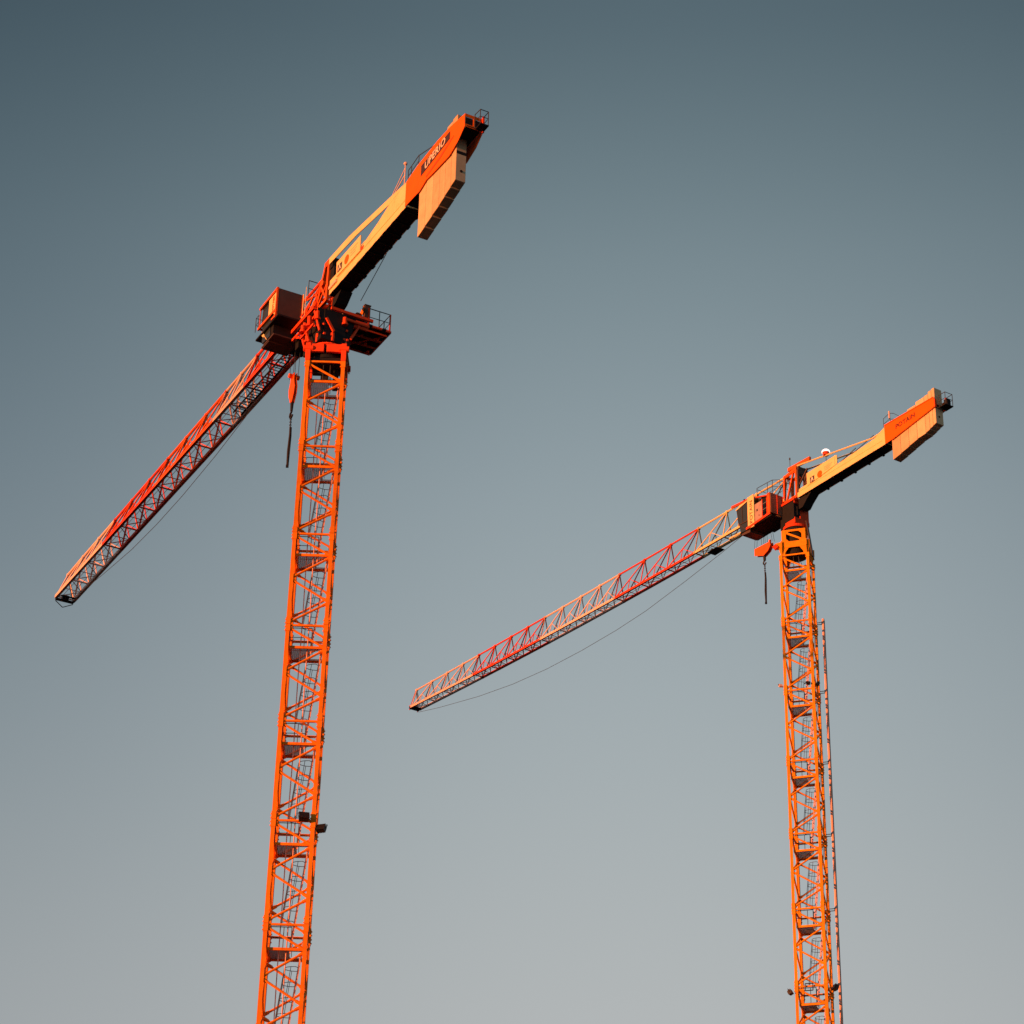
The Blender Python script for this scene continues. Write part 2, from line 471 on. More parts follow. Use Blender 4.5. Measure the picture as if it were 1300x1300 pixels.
o = mast_part(gd, 'guard_plate', M_BRN, crane, alpL - R(90))

# turntable body
c = MB()
c.box((-.95,-.85,66.24), (1.25,.85,66.52)).box((-.75,-.62,66.53), (1.0,.62,68.22))
c.slab([(-.85,66.53),(-.62,66.53),(-.62,68.22),(-1.2,68.22)], -.7, -.62).slab([(.85,66.53),(.62,66.53),(.62,68.22),(1.0,68.22)], -.7, -.62)
for s_ in (1.5, 2.3, 3.1): c.box((s_-.2, -.55, 67.9), (s_+.2, .5, 68.5))
upper_part(c, 'turntable', M_DRK, crane, phiL, .015)
c = MB()
for t in (-.66, .64):
    c.bar((-.85, t, 67.2), (1.05, t, 68.1), .08, .10)
    c.bar((-1.0, t, 66.56), (1.3, t, 66.56), .10, .12)
c.bar((-.87, .1, 66.9), (-.87, .55, 67.6), .10, .12)
for k in range(7):
    a = R(360/7*k + 15); c.cyl((1.02*math.cos(a)*.9, .9*math.sin(a)), .10, 66.25, 66.75, 10)
for (a_, b_) in (((-.9,.9,66.7),(-.3,1.0,68.2)), ((.2,1.0,66.6),(1.3,.9,68.3)), ((1.3,.7,66.7),(2.4,.6,68.5)), ((-.8,-.9,66.8),(-.3,-1.6,68.2)),
                 ((-.3,1.0,67.4),(1.5,.95,67.5)), ((1.0,-.9,66.8),(1.6,-1.4,68.2)), ((2.0,.8,67.9),(3.2,.6,68.6)), ((2.2,.1,68.1),(3.4,.1,68.7))):
    c.bar(a_, b_, .09, .11)
c.bar((-.2,.72,68.28),(3.2,.72,68.40),.10,.14); c.bar((-.1,.2,68.20),(2.6,.25,68.30),.12,.14)
for (s_, t_, h_) in ((1.0, .95, .55), (.2, 1.05, .5), (1.7, .5, .5), (-.6,.95,.4), (-.85,-.5,.35), (.9,1.1,.3)):
    c.cyl((s_, t_), .12, 67.6, 67.6+h_, 10); c.cyl((s_, t_), .17, 67.5, 67.6, 10)
c.bar((-.80,-2.1,68.28),(-.80,.3,68.34),.12,.16); c.bar((-.80,-1.9,67.86),(-.80,-.5,67.92),.10,.12)
upper_part(c, 'turntable_brace', M_RED, crane, phiL)
# machinery deck towards the shaded side
dk = MB().box((-.15, -3.4, 68.36), (2.25, .9, 68.43))
for k in range(12): dk.box((-.12, -3.35+k*.36, 68.27), (2.2, -3.31+k*.36, 68.355))
dk.box((-.35, -3.1, 68.30), (-.16, -2.9, 68.40)); dk.box((-.35, -2.3, 68.30), (-.16, -2.1, 68.40))
deck = upper_part(dk, 'machinery_deck', M_DRK, crane, phiL)
e_ = MB().bar((-.19,-3.4,68.40), (-.19,-.2,68.40), .07, .13).bar((2.29,-3.4,68.40), (2.29,-.9,68.40), .07, .13).bar((-.19,-3.43,68.40), (2.29,-3.43,68.40), .07, .13)
for (s_, t_) in ((.45,-3.0),(1.1,-2.6),(1.75,-3.05),(.5,-2.1),(1.3,-1.5),(.3,-1.1)): e_.box((s_-.03, t_-.06, 68.08), (s_+.12, t_+.06, 68.195))
e_.bar((-.23,-2.1,68.05), (-.23,.1,68.05), .10, .16)
for k in range(4): e_.bar((.0+k*.7, -3.3, 68.21), (.0+k*.7, .85, 68.21), .06, .10)
for k in range(6): e_.bar((.0+(k%3)*.7, -3.2+k*.55, 68.19), (.7+(k%3)*.7, -2.75+k*.55, 68.19), .05, .06)
e_.build('deck_edge', M_RED, deck)
rl = MB()
rl.rail([(-.15,-2.15,68.44), (-.15,-2.75,68.44), (-.15,-3.38,68.44), (.6,-3.38,68.44), (1.4,-3.38,68.44), (2.2,-3.38,68.44)], 1.05, .026)
rl.build('deck_railing', M_ROP, deck)
for t in (-3.38, -2.13): MB().bar((-.15,t,68.44), (-.15,t,69.50), .07).build('rail_post', M_RED, deck)
# hoist winch and its electrics
w_ = MB().tube([(.7,-.75,69.0), (.7,-1.75,69.0)], .42, 24).tube([(.7,-.72,69.0), (.7,-.78,69.0)], .52, 24).tube([(.7,-1.72,69.0), (.7,-1.80,69.0)], .52, 24)
w_.box((.25,-1.95,68.45),(1.3,-.6,68.60)).tube([(1.45,-.9,68.95),(1.45,-1.7,68.95)], .24, 16).box((.2,-.68,68.6),(1.2,-.40,69.35))
w_.tube([(.15,-1.9,68.8),(.15,-1.2,68.8)], .22, 14)
upper_part(w_, 'hoist_winch', M_DRK, crane, phiL)
bx = MB().box((.05,-2.30,68.45), (.30,-1.98,69.78)).box((.02,-2.33,69.78), (.33,-1.95,69.83))
upper_part(bx, 'resistor_box', M_BRN, crane, phiL, .01)
sc_ = MB().plate([(.06,69.72),(.06,69.30),(1.0,68.9),(1.0,69.25)], -1.93, -1.90)
upper_part(sc_, 'sunlit_box_side', M_ORA, crane, phiL)  # sunlit side of the box, its light put into an orange sheet
bx = MB().box((-.05,-.62,68.44), (.75,.10,69.02)).box((-.12,-.30,68.60),(-.06,.02,68.9))
upper_part(bx, 'control_cabinet', M_DRK, crane, phiL, .01)
bx = MB().bar((-.25,-.60,68.45), (-.25,-.60,69.6), .05)
upper_part(bx, 'rail_post', M_WHI, crane, phiL)

# tower head (short A-frame)
h_ = MB()
for t in (-.40, .40):
    h_.bar((-.35, t, 69.0), (-.35, t*.9, 71.35), .20, .16); h_.bar((.95, t, 69.0), (.1, t*.9, 71.45), .16, .16)
    h_.bar((.95, t, 69.1), (-.3, t*.95, 70.2), .10, .10); h_.bar((-.35, t, 69.1), (.45, t, 70.3), .10, .10)
    h_.bar((1.6, t, 69.4), (.25, t*.9, 71.1), .10, .10); h_.bar((2.8, t*.5, 70.9), (.3, t*.9, 70.0), .09, .09)
    h_.bar((.95, t, 70.0), (2.4, t, 69.4), .09, .09); h_.bar((-.35, t, 69.05), (3.0, t, 69.05), .16, .16)
    h_.bar((3.0, t, 69.1), (1.6, t*.8, 70.6), .08, .08); h_.bar((2.0,t,69.1),(1.0,t,70.2),.07,.07)
h_.bar((-.35,-.4,71.35), (-.35,.4,71.35), .22, .24); h_.bar((.1,-.4,71.45), (.1,.4,71.45), .15, .15); h_.bar((-.35,-.4,70.3), (-.35,.4,70.3), .12, .12)
h_.bar((.95,-.4,69.9), (.95,.4,69.9), .12, .12); h_.box((-.45,-.45,71.3), (.15,.45,71.62))
h_.tube([(.2,-.5,70.4), (.2,.5,70.4)], .14, 12); h_.tube([(1.2,-.5,69.7), (1.2,.5,69.7)], .16, 12)
upper_part(h_, 'tower_head', M_SCA, crane, phiL)
h_ = MB().box((-.80,-.42,70.9), (-.46,.40,71.5)).box((-.95,-.3,70.05), (-.47,.35,70.88))
upper_part(h_, 'head_block', M_DRK, crane, phiL)
h_ = MB().rail([(1.7,-.35,70.9), (2.4,-.35,70.9), (2.4,.35,70.9)], 1.0, .024)
upper_part(h_, 'service_railing', M_ROP, crane, phiL)

# jib
zbL = lambda s: 69.07 + .0127*s + .012*(s/10)**2 - .06
ztL = lambda s: 71.42 + .005*s if s < 39.5 else 71.6
nodL = [[.8, 4.0, 7.1, 10.1], [10.1, 12.35, 14.6], [14.6, 17.7, 20.8, 23.75], [23.75, 26.85, 29.9, 32.9], [32.9, 35.9, 38.9, 41.85]]
for nd, pt in zip(nodL, (M_RED, M_WHI, M_SCA, M_RED, M_WHI)):
    j = jib_section(crane, pt, nd, .61, zbL, ztL, chord=.095, diag=.056)
    j.location = (0,0,EYE); j.rotation_euler = (0,0,phiL)
    tag(j, 'pale weathered jib section' if pt is M_WHI else 'red jib section')
t_ = MB().bar((41.75,-.62,69.66), (41.75,.62,69.66), .12, .05).bar((42.0,-.62,69.7),(42.0,.62,69.7),.08,.12).bar((42.0,.62,69.7),(41.9,0,71.5),.05)
t_.tube([(41.9,-.2,69.85),(41.9,.2,69.85)], .24, 16).bar((42.0,-.62,69.7),(41.9,0,71.5),.05).bar((41.2,-.5,69.66),(41.2,.5,69.66),.14,.05).bar((42.25,0,69.35),(42.0,.6,69.6),.04).bar((42.25,0,69.35),(42.0,-.6,69.6),.04)
upper_part(t_, 'jib_end_frame', M_DRK, crane, phiL)
t_ = MB()
for sg in (-.22, .22): t_.tube([(2.0, sg, 69.35), (20, sg, 69.50), (41.9, sg, 69.95)], .016, 5)
t_.tube([(1.0, .05, 71.0), (41.0, .05, 71.1)], .016, 5)
upper_part(t_, 'trolley_rope', M_ROP, crane, phiL)
pts = [(12.0,69.1),(12.6,68.93),(17,68.55),(22.05,68.33),(26.2,68.34),(30.6,68.57),(36.1,69.2),(38.9,69.6),(40.5,69.8)]
upper_part(MB().tube([(s_, -.55, z_) for s_, z_ in pts], .018, 5), 'slack_rope', M_ROP, crane, phiL)
# catwalk inside the jib near the tower
cw = MB()
for k in range(34): cw.box((3.0+k*.30, -.48, 69.32), (3.05+k*.30, .0, 69.35))
cw.box((3.0,-.50,69.29),(13.2,-.46,69.40)).box((3.0,-.02,69.29),(13.2,.02,69.40))
upper_part(cw, 'catwalk', M_DRK, crane, phiL)

# operator cab
cb = MB()
cb.box((3.0,.42,69.50), (3.10,1.80,71.28))
cb.box((3.11,.42,71.20), (5.30,1.80,71.28)).box((3.11,.42,69.50), (5.3,.50,71.19))
cab = upper_part(cb, 'operator_cab', M_BRN, crane, phiL, .01)
MB().box((3.11,.55,69.52), (3.55,1.76,71.18)).box((3.56,.55,68.62), (4.85,1.72,69.90)).build('cab_interior', M_DRK, cab)
MB().plate([(3.16,69.60),(3.45,69.9),(4.16,69.98),(4.16,71.12),(3.16,71.15)], 1.78, 1.84).build('name_board', M_CRE, cab)
MB().plate([(4.2,70.05),(5.28,70.05),(5.20,71.12),(4.2,71.12)], 1.72, 1.76).box((5.22,.55,70.0),(5.27,1.7,71.1)).build('cab_window', M_GLS, cab)
MB().plate([(3.9,68.72),(4.95,68.80),(5.05,69.95),(3.9,69.95)], 1.73, 1.77).box((4.87,.6,68.8),(4.92,1.70,69.95)).build('cab_window', M_GLS, cab)
MB().bar((3.12,1.84,69.95), (5.5,1.84,70.0), .10, .14).bar((5.4,.45,70.0), (5.4,1.84,70.0), .08, .12).bar((5.34,1.84,70.0), (5.3,1.84,71.2), .05)\
    .bar((3.0,1.84,71.26), (5.4,1.84,71.22), .12, .14).bar((3.05,1.85,69.42), (3.05,1.85,71.30), .11, .10).bar((3.0,1.88,69.50), (3.5,1.88,69.50), .08, .12).build('cab_frame', M_SCA, cab)
MB().bar((3.02,.40,69.5), (3.02,.40,71.3), .06, .06).build('corner_strip', M_RED, cab)
MB().bar((4.6,1.80,69.1), (5.05,1.80,69.5), .05, .16).bar((4.2,1.80,68.66), (5.0,1.80,69.6), .035).build('window_highlight', M_CRE, cab)  # pale highlight under the cab window, put in as cream bars
MB().box((3.3,.30,68.52), (4.95,1.78,68.60)).box((4.0,.3,68.46),(4.9,1.75,68.515)).build('cab_floor', M_BRN, cab)
MB().box((2.6,.30,69.30), (5.6,1.9,69.40)).build('cab_platform', M_DRK, cab)
MB().rail([(5.5,1.85,70.05), (5.9,1.85,70.05), (5.9,1.2,70.05)], .9, .02).build('cab_railing', M_ROP, cab)
MB().tube([(2.93,.38,69.45),(2.93,.38,71.3)], .035, 6).tube([(2.2,.55,68.5),(2.2,.55,71.3)], .02, 6).build('conduit', M_CRE, cab)
lettering('cab_lettering', 'POTAIN', M_BAN, cab, (3.40, 1.846, 70.02), (0,0,1), (1,0,0), 1.0, .24, bold=.015)

# counter jib
cj = MB()
side = [(-.75,69.09),(-.75,69.98),(-4.7,69.86),(-5.6,69.98),(-7.7,70.48),(-3.6,71.02),(-1.2,71.12),(-.5,71.30),(-.5,71.62),(-2.9,71.5),(-7.9,70.86),(-9.68,70.66),(-9.68,69.09)]
def counterjib_side(mb, poly_list, ta, tb):
    for pl_ in poly_list: mb.plate(pl_, ta, tb)
lo = [(-.75,69.10),(-9.70,69.10),(-9.70,70.64),(-7.72,70.50),(-6.6,70.20),(-4.7,69.88),(-.75,69.99)]
ti = [(-.45,71.20),(-3.8,71.03),(-7.70,70.51),(-9.69,70.65),(-7.9,70.90),(-2.9,71.52),(-.45,71.60)]
for ta, tb in ((.42,.46), (-.46,-.42)):
    cj.plate(lo, ta, tb); cj.plate(ti, ta*1.0 + (.003 if ta > 0 else -.003), tb)
    cj.plate([(-.8,69.55),(-9.6,69.55),(-9.6,69.63),(-.8,69.63)], ta*1.03, tb*1.05)
cjo = upper_part(cj, 'counter_jib', M_CRE, crane, phiL)
fl_ = MB().box((-9.7,-.415,69.12), (-.7,.415,69.17))
for k in range(9):
    fl_.box((-1.1-k*1.0, -.475, 69.05), (-1.4-k*1.0, .475, 69.095))
fl_.box((-16.0,-.38,69.9), (-9.72,.38,69.95)); fl_.box((-9.9,-.45,69.25),(-9.72,.45,69.9))
fl_.plate([(-.7,69.0),(-1.7,69.0),(-1.1,68.55),(-.7,68.45)], -.46, .2)
fl_.build('boom_floor', M_DRK, cjo)
# plates on the rear end
e1 = MB(); P1 = [(-9.71,69.12),(-11.25,69.05),(-12.0,69.28),(-12.6,69.22),(-14.4,69.12),(-15.3,69.4),(-15.95,69.85),(-15.95,70.62),(-14.4,70.86),(-13.1,70.92),(-10.9,70.82),(-9.71,70.60)]
e1.plate(P1, .46, .50); e1.plate(P1, -.50, -.46)
e1.box((-15.99,-.50,70.45), (-15.96,.50,70.62)).box((-15.99,-.50,69.86), (-15.96,.50,70.02)).box((-15.99,-.05,70.025),(-15.96,.05,70.445))
e1.build('end_plate', M_BAN, cjo)
MB().plate([(-12.0,69.42),(-13.6,69.62),(-14.9,70.02),(-14.6,70.02),(-13.2,69.70),(-12.0,69.50)], .502, .515).build('plate_recess', M_RED, cjo)
MB().plate([(-11.4,69.86),(-14.45,70.12),(-14.45,70.58),(-11.4,70.50)], .502, .52).build('name_banner', M_SGN, cjo)
lettering('banner_lettering', 'UPERIO', M_TXT, cjo, (-11.85, .523, 69.96), (-1,0,.085), (0,0,1), 2.15, .46, bold=.022)
MB().plate([(-1.75,69.62),(-4.62,69.55),(-4.62,70.52),(-1.70,70.55)], .50, .55).build('sign_panel', M_CRE, cjo)
MB().plate([(-1.90,69.78),(-2.42,69.76),(-2.42,70.20),(-1.90,70.22)], .552, .565).build('sign_mark', M_SGN, cjo)
MB().plate([(-2.00,69.84),(-2.10,69.84),(-2.17,70.02),(-2.24,69.84),(-2.33,69.84),(-2.20,70.16),(-2.13,70.16)], .567, .575).build('sign_mark', M_TXT, cjo)
ds = MB().tube([(-3.0,.552,69.98),(-3.0,.562,69.98)], .27, 24).build('sign_disc', M_BAN, cjo)
fp = MB()
for k in range(3): fp.box((-3.45,.552,70.22-k*.17), (-4.3+k*.12,.56,70.29-k*.17))
fp.build('sign_lines', M_FNT, cjo)
MB().box((-4.64,.463,69.56),(-4.9,.5,69.75)).build('panel_bracket', M_RED, cjo)
MB().box((-.85,.47,69.35),(-1.75,.56,69.52)).build('side_locker', M_WHI, cjo)
MB().tube([(-4.7,.2,70.1),(-7.0,.2,70.6)], .03, 6).tube([(-4.7,.3,69.98),(-6.4,.3,70.3)], .025, 6).build('cable_run', M_ROP, cjo)
hr = MB().tube([(-9.35,.42,70.6),(-9.35,.42,71.95)], .032, 6).sphere((-9.35,.42,72.0), .10, 10, 6)
hr.tube([(-9.35,.42,71.75),(-8.6,.42,71.30),(-8.1,.42,71.02),(-7.95,.42,70.8)], .022, 6).tube([(-9.35,.42,71.30),(-8.6,.42,71.02),(-8.2,.42,70.85)], .028, 6)
hr.build('stair_railing', M_WHI, cjo)
MB().rail([(-9.75,.42,70.62), (-10.1,.42,70.66), (-10.9,.42,70.80)], .72, .022).tube([(-10.9,.42,71.5),(-12.6,.42,71.0)], .022, 6).build('boom_railing', M_ROP, cjo)
eb = MB().box((-16.55,-.50,69.86), (-16.0,-.05,69.91)).box((-15.955,-.44,70.03),(-15.93,.44,70.44))
eb.build('end_basket', M_DRK, cjo)
MB().rail([(-16.0,-.02,69.92),(-16.5,-.05,69.92),(-16.5,-.48,69.92),(-16.0,-.48,69.92)], .80, .024).build('basket_railing', M_ROP, cjo)
MB().bar((-16.03,-.46,69.8), (-16.03,-.46,70.75), .09).build('end_post', M_RED, cjo)
bd = [-11.08,-11.85,-12.6,-13.3,-13.9,-14.5,-15.0]; bt = [66.48,66.67,66.84,66.98,67.16,67.32]; tp = [70.55,70.7,70.9,71.05,71.2,71.28]
for k in range(6):
    b_ = MB().plate([(bd[k]-.012, bt[k]), (bd[k+1]+.012, (bt+[67.47])[k+1]-.035), (bd[k+1]+.012, tp[k]), (bd[k]-.012, tp[k])], -.15, .40)
    o = upper_part(b_, 'counterweight_block', M_CON, crane, phiL, .025)
    MB().tube([((bd[k]+bd[k+1])/2, -.2, 70.7), ((bd[k]+bd[k+1])/2, .45, 70.7)], .05, 8).build('hanger_pin', M_DRK, o)
upper_part(MB().tube([(-14.98,.1,68.0),(-15.02,.1,68.0)], .07, 10), 'lifting_eye', M_DRK, crane, phiL)
upper_part(MB().box((-15.01,-.14,68.98),(-14.985,.38,69.14)), 'clamp_strip', M_DRK, crane, phiL)
upper_part(MB().tube([(-5.6,-.5,69.15), (-.42,-1.5,69.6)], .02, 5), 'hoist_rope', M_ROP, crane, phiL)

# trolley, hook block
tr = MB().box((3.7,-.62,68.86), (5.2,.62,68.94)).bar((3.7,-.66,69.0),(5.2,-.66,69.0),.08,.22).bar((3.7,.66,69.0),(5.2,.66,69.0),.08,.22)
tr.box((3.0,-.78,68.4),(3.3,-.70,68.95))
for s_ in (3.9, 5.0):
    for t in (-.70, .70): tr.tube([(s_, t-.04, 69.12), (s_, t+.04, 69.12)], .10, 12)
upper_part(tr, 'trolley', M_DRK, crane, phiL)
hz = 67.15
rp = MB()
for s_ in (4.15, 4.65):
    for t in (-.14, .14): rp.tube([(s_, t, 68.9), (s_+.0, t, hz-.25)], .015, 5)
upper_part(rp, 'hoist_rope', M_ROP, crane, phiL)
hb = MB()
for t in (-.10, .05):
    hb.plate([(4.18,67.15),(4.62,67.15),(4.66,66.7),(4.80,66.3),(4.72,65.85),(4.45,65.35),(4.28,65.35),(4.05,65.85),(4.02,66.25),(4.16,66.7)], t, t+.04)
hb.tube([(4.4,-.055,66.2),(4.4,.045,66.2)], .33, 20).box((4.25,-.06,66.2),(4.58,.05,67.0)).box((4.25,-.10,65.4),(4.5,.10,66.0)).tube([(4.4,-.30,67.0),(4.4,.30,67.0)], .13, 14)
blk = upper_part(hb, 'hook_block', M_SCA, crane, phiL, .01)
hk = MB().tube([(4.38,0,65.4),(4.38,0,64.85)], [.10,.07], 10)
hkp = [(4.38+.17*math.sin(a), 0, 64.62-.17*math.cos(a)+.0) for a in [R(180-15*i) for i in range(18)]]
hk.tube([(4.38,0,64.85),(4.38,0,64.79)] + hkp[1:], .055, 8)
hk.build('hook', M_BLK, blk)
# lamps on the mast
lamp = empty_root = None
fl1 = floodlight(crane, (.50, -1.18, 40.05+EYE), 12, .44, arm=(.35,.25,.1))
fl2 = floodlight(crane, (1.32, -.92, 39.60+EYE), -22, .40, arm=(-.3,.1,.15))
for f_ in (fl1, fl2): tag(f_, 'black box floodlight clamped to the mast')

def hang(root_xy, phi, s_, t_, z_):
    return (root_xy[0] + s_*math.cos(phi) - t_*math.sin(phi), root_xy[1] + s_*math.sin(phi) + t_*math.cos(phi), z_ + EYE)
XL, XR = (-9.7487, 104.2964), (19.4358, 143.2647)
o = sling('', 0, 0, 2.95, .062, None).build('lifting_sling', M_BLK)
o.location = hang(XL, phiL, 4.38, 0, 64.50)
tag(o, 'long black sling hanging from the hook of the left crane with the machinery deck', 'sling', 'slings hanging from the crane hooks')

# ================================================================== RIGHT CRANE
phiR, alpR = R(123.0), -0.31697
crane2 = empty('tower_crane', (XR[0], XR[1], 0))
tag(crane2, 'smaller tower crane on the right with a white beacon and a pipe beside its mast',
    'crane', 'flat top tower cranes')
TOPR = 75.1 + EYE
build_mast(crane2, TOPR, 15, M_AMB, alpR, M_CAB)
# mast head: plated frame with openings
c = MB(); a = .80
for k in range(4):
    rot = Matrix.Rotation(math.pi/2*k, 3, 'Z')
    q = MB(); y = -a-.02
    ex = .012*(k % 2)
    q.box((-1.06+ex, y-.06-ex, 75.68), (1.06-ex, y+.02, 76.14))                    # broad collar beam
    q.add([(-1.06,y-.05,75.67),(-.92,y-.05,75.12),(-.66,y-.05,75.12),(-.60,y-.05,75.36),(-.38,y-.05,75.67),
           (-1.06,y+.01,75.67),(-.92,y+.01,75.12),(-.66,y+.01,75.12),(-.60,y+.01,75.36),(-.38,y+.01,75.67)],
          [(0,1,2,3,4),(9,8,7,6,5),(0,5,6,1),(1,6,7,2),(2,7,8,3),(3,8,9,4)])
    q.add([(1.06,y-.05,75.67),(.92,y-.05,75.12),(.66,y-.05,75.12),(.60,y-.05,75.36),(.38,y-.05,75.67),
           (1.06,y+.01,75.67),(.92,y+.01,75.12),(.66,y+.01,75.12),(.60,y+.01,75.36),(.38,y+.01,75.67)],
          [(0,1,2,3,4),(9,8,7,6,5),(0,5,6,1),(1,6,7,2),(2,7,8,3),(3,8,9,4)])
    q.box((-a+ex, y-.04, 76.145), (-.54, y+.02, 77.05)).box((.54, y-.04, 76.145), (a-ex, y+.02, 77.05)).box((-.535, y-.035, 76.90), (.535, y+.02, 77.05))
    for sx in (-1, 1):
        q.add([(sx*.535,y-.03,76.89),(sx*.34,y-.03,76.89),(sx*.535,y-.03,76.70),(sx*.535,y+.01,76.89),(sx*.34,y+.01,76.89),(sx*.535,y+.01,76.70)],
              [(0,1,2),(5,4,3),(0,3,4,1),(1,4,5,2),(2,5,3,0)])
        q.add([(sx*.535,y-.03,76.15),(sx*.34,y-.03,76.15),(sx*.535,y-.03,76.36),(sx*.535,y+.01,76.15),(sx*.34,y+.01,76.15),(sx*.535,y+.01,76.36)],
              [(0,1,2),(5,4,3),(0,3,4,1),(1,4,5,2),(2,5,3,0)])
    q.bar((-.55,y-.01,76.84), (.55,y-.01,76.24), .03, .13)
    c.add([rot @ v for v in q.v], q.f)
c.cyl((-1.14,-.75), .14, 75.72, 76.12, 12)
mast_part(c, 'mast_head', M_AMB, crane2, alpR)
c = MB().cyl((0,0), .70, 75.3, 76.95, 28).cyl((0,0), .78, 77.06, 77.30, 32)
mast_part(c, 'slewing_ring', M_DRK, crane2, alpR)
mast_part(MB().bar((-1.15,-.9,75.9), (-1.38,-.9,75.7), .22, .3), 'collar_lug', M_RED, crane2, alpR)
gd = MB().slab([(.84, 77.6), (.90, 77.6), (1.22, 74.9), (1.16, 74.9)], .05, .85)
o = mast_part(gd, 'guard_plate', M_BRN, crane2, alpR - R(90))
c = MB().cyl((0,0), .86, 77.31, 77.52, 32).box((-.72,-.64,77.53), (.30,.64,77.86))
c.box((-.66,-.66,77.87),(-.60,.12,79.29)).box((-.655,.13,77.87),(-.60,.60,78.0)).box((-.655,.13,79.1),(-.60,.60,79.29))
c.box((-.74,-.68,79.30), (.95,.68,79.46))
upper_part(c, 'turntable', M_RED, crane2, phiR, .012)
c = MB().box((-.58,-.60,77.87), (.85,.60,79.29)).box((.31,-.62,77.53),(.85,.62,77.86)).box((-.66,-.1,78.2),(-.59,.35,78.9)).plate([(-.76,79.40),(-2.1,79.40),(-1.5,78.95),(-1.15,78.62),(-.76,78.62)], -.42, .30)
upper_part(c, 'turntable_core', M_DRK, crane2, phiR, .01)  # dark box inside the frame, dark end of its base, gusset under the boom

# tower head
h_ = MB()
for t in (-.36, .36):
    h_.bar((.62, t, 79.5), (.52, t, 81.75), .13, .16); h_.bar((-.78, t, 79.5), (-.78, t, 82.0), .15, .26)
    h_.plate([(.7,79.55),(-.85,79.55),(-.85,80.1),(-.6,79.8),(.45,79.75)], t-.02, t+.02).plate([(-.85,82.0),(-.85,81.3),(-.5,81.6),(.5,81.55),(.4,81.8)], t-.02, t+.02)
    h_.bar((.60, t, 79.62), (-.78, t, 79.62), .12, .18); h_.bar((.35, t, 79.7), (-.45, t, 81.75), .10, .13); h_.bar((.55, t, 81.65), (-.8, t, 81.82), .12, .18)
for s_, z_ in ((.52,81.7), (-.78,81.75), (.6,79.6), (-.78,79.6), (.1,82.1)): h_.bar((s_, -.36, z_), (s_, .36, z_), .12, .14)
h_.bar((.15, .30, 82.10), (-2.15, .30, 81.98), .16, .26)
upper_part(h_, 'tower_head', M_SCA, crane2, phiR)
h_ = MB()
for t in (-.40, .40): h_.bar((-.95,t,79.8),(-.95,t,81.6),.14,.16)
h_.box((-1.02,-.42,81.30), (-.88,.42,81.85)).bar((-1.0,.36,80.4),(-1.9,.36,81.3),.08,.10).bar((-.95,.2,81.3),(-.95,-.1,80.9),.1,.1)
h_.box((-1.6,-.1,80.4),(-1.2,.1,81.2))
upper_part(h_, 'head_block', M_BRN, crane2, phiR)
upper_part(MB().tube([(-.02,.3,82.1),(-.02,.3,82.95)], .02, 6).tube([(-.02,.3,82.85),(-.02,.3,83.0)], .05, 8), 'anemometer', M_ROP, crane2, phiR)

# jib
zbR = lambda s: 79.75 + .0146*s + .058*(s/10)**2
ztR = lambda s: 81.93 + .0235*s + .022*(s/10)**2
nodR = [[.6, 4.0, 7.4, 10.7], [10.7, 14.05, 17.3, 20.5], [20.5, 23.0, 25.5, 28.0, 30.5], [30.5, 32.9, 35.3, 37.7, 40.1], [40.1, 42.5, 44.95, 47.4, 49.85]]
for nd, pt in zip(nodR, (M_CRE, M_RED, M_WHI, M_RED, M_WHI)):
    j = jib_section(crane2, pt, nd, .43, zbR, ztR, chord=.075, diag=.047)
    j.location = (0,0,EYE); j.rotation_euler = (0,0,phiR)
    tag(j, 'red jib section' if pt is M_RED else 'pale weathered jib section')
ze = zbR(50)
t_ = MB().box((49.6,-.46,ze-.02), (50.15,.46,ze+.05)).bar((50.2,-.45,ze+.1),(50.2,.45,ze+.1),.10,.24).tube([(50.0,-.15,ze+.2),(50.0,.15,ze+.2)], .2, 14)
upper_part(t_, 'jib_end_frame', M_DRK, crane2, phiR)
t_ = MB().bar((50.1,.44,ze+.1),(50.0,0,ztR(49.9)),.05).bar((50.1,-.44,ze+.1),(50.0,0,ztR(49.9)),.05).bar((50.22,.4,ze-.1),(50.22,.4,ze+.3),.08).bar((50.22,-.4,ze-.1),(50.22,-.4,ze+.3),.08)
upper_part(t_, 'end_post', M_RED, crane2, phiR)
t_ = MB()
for sg in (-.15, .15): t_.tube([(s_, sg, zbR(s_)+.25) for s_ in (2, 12, 22, 32, 42, 50)], .014, 5)
upper_part(t_, 'trolley_rope', M_ROP, crane2, phiR)
pts = [(6.0,79.84),(8.64,79.44),(12.92,78.93),(17.73,78.45),(21.52,78.32),(26,78.36),(30.79,78.58),(35.59,79.05),(40.61,79.81),(46.68,81.0),(50.01,81.76)]
upper_part(MB().tube([(s_, -.4, z_) for s_, z_ in pts], .017, 5), 'slack_rope', M_ROP, crane2, phiR)
tb = MB().box((8.3,-.42,79.56), (9.4,.30,79.60)).bar((8.9,-.40,79.66), (8.9,.3,79.66), .08, .10)
upper_part(tb, 'service_basket', M_DRK, crane2, phiR)
bt_ = MB().tube([(5.4,.05,82.05),(5.15,.2,82.0)], .10, 8).tube([(4.95,.3,81.55),(4.75,.4,81.5)], .09, 8)
upper_part(bt_, 'jib_lamp', M_BLK, crane2, phiR)

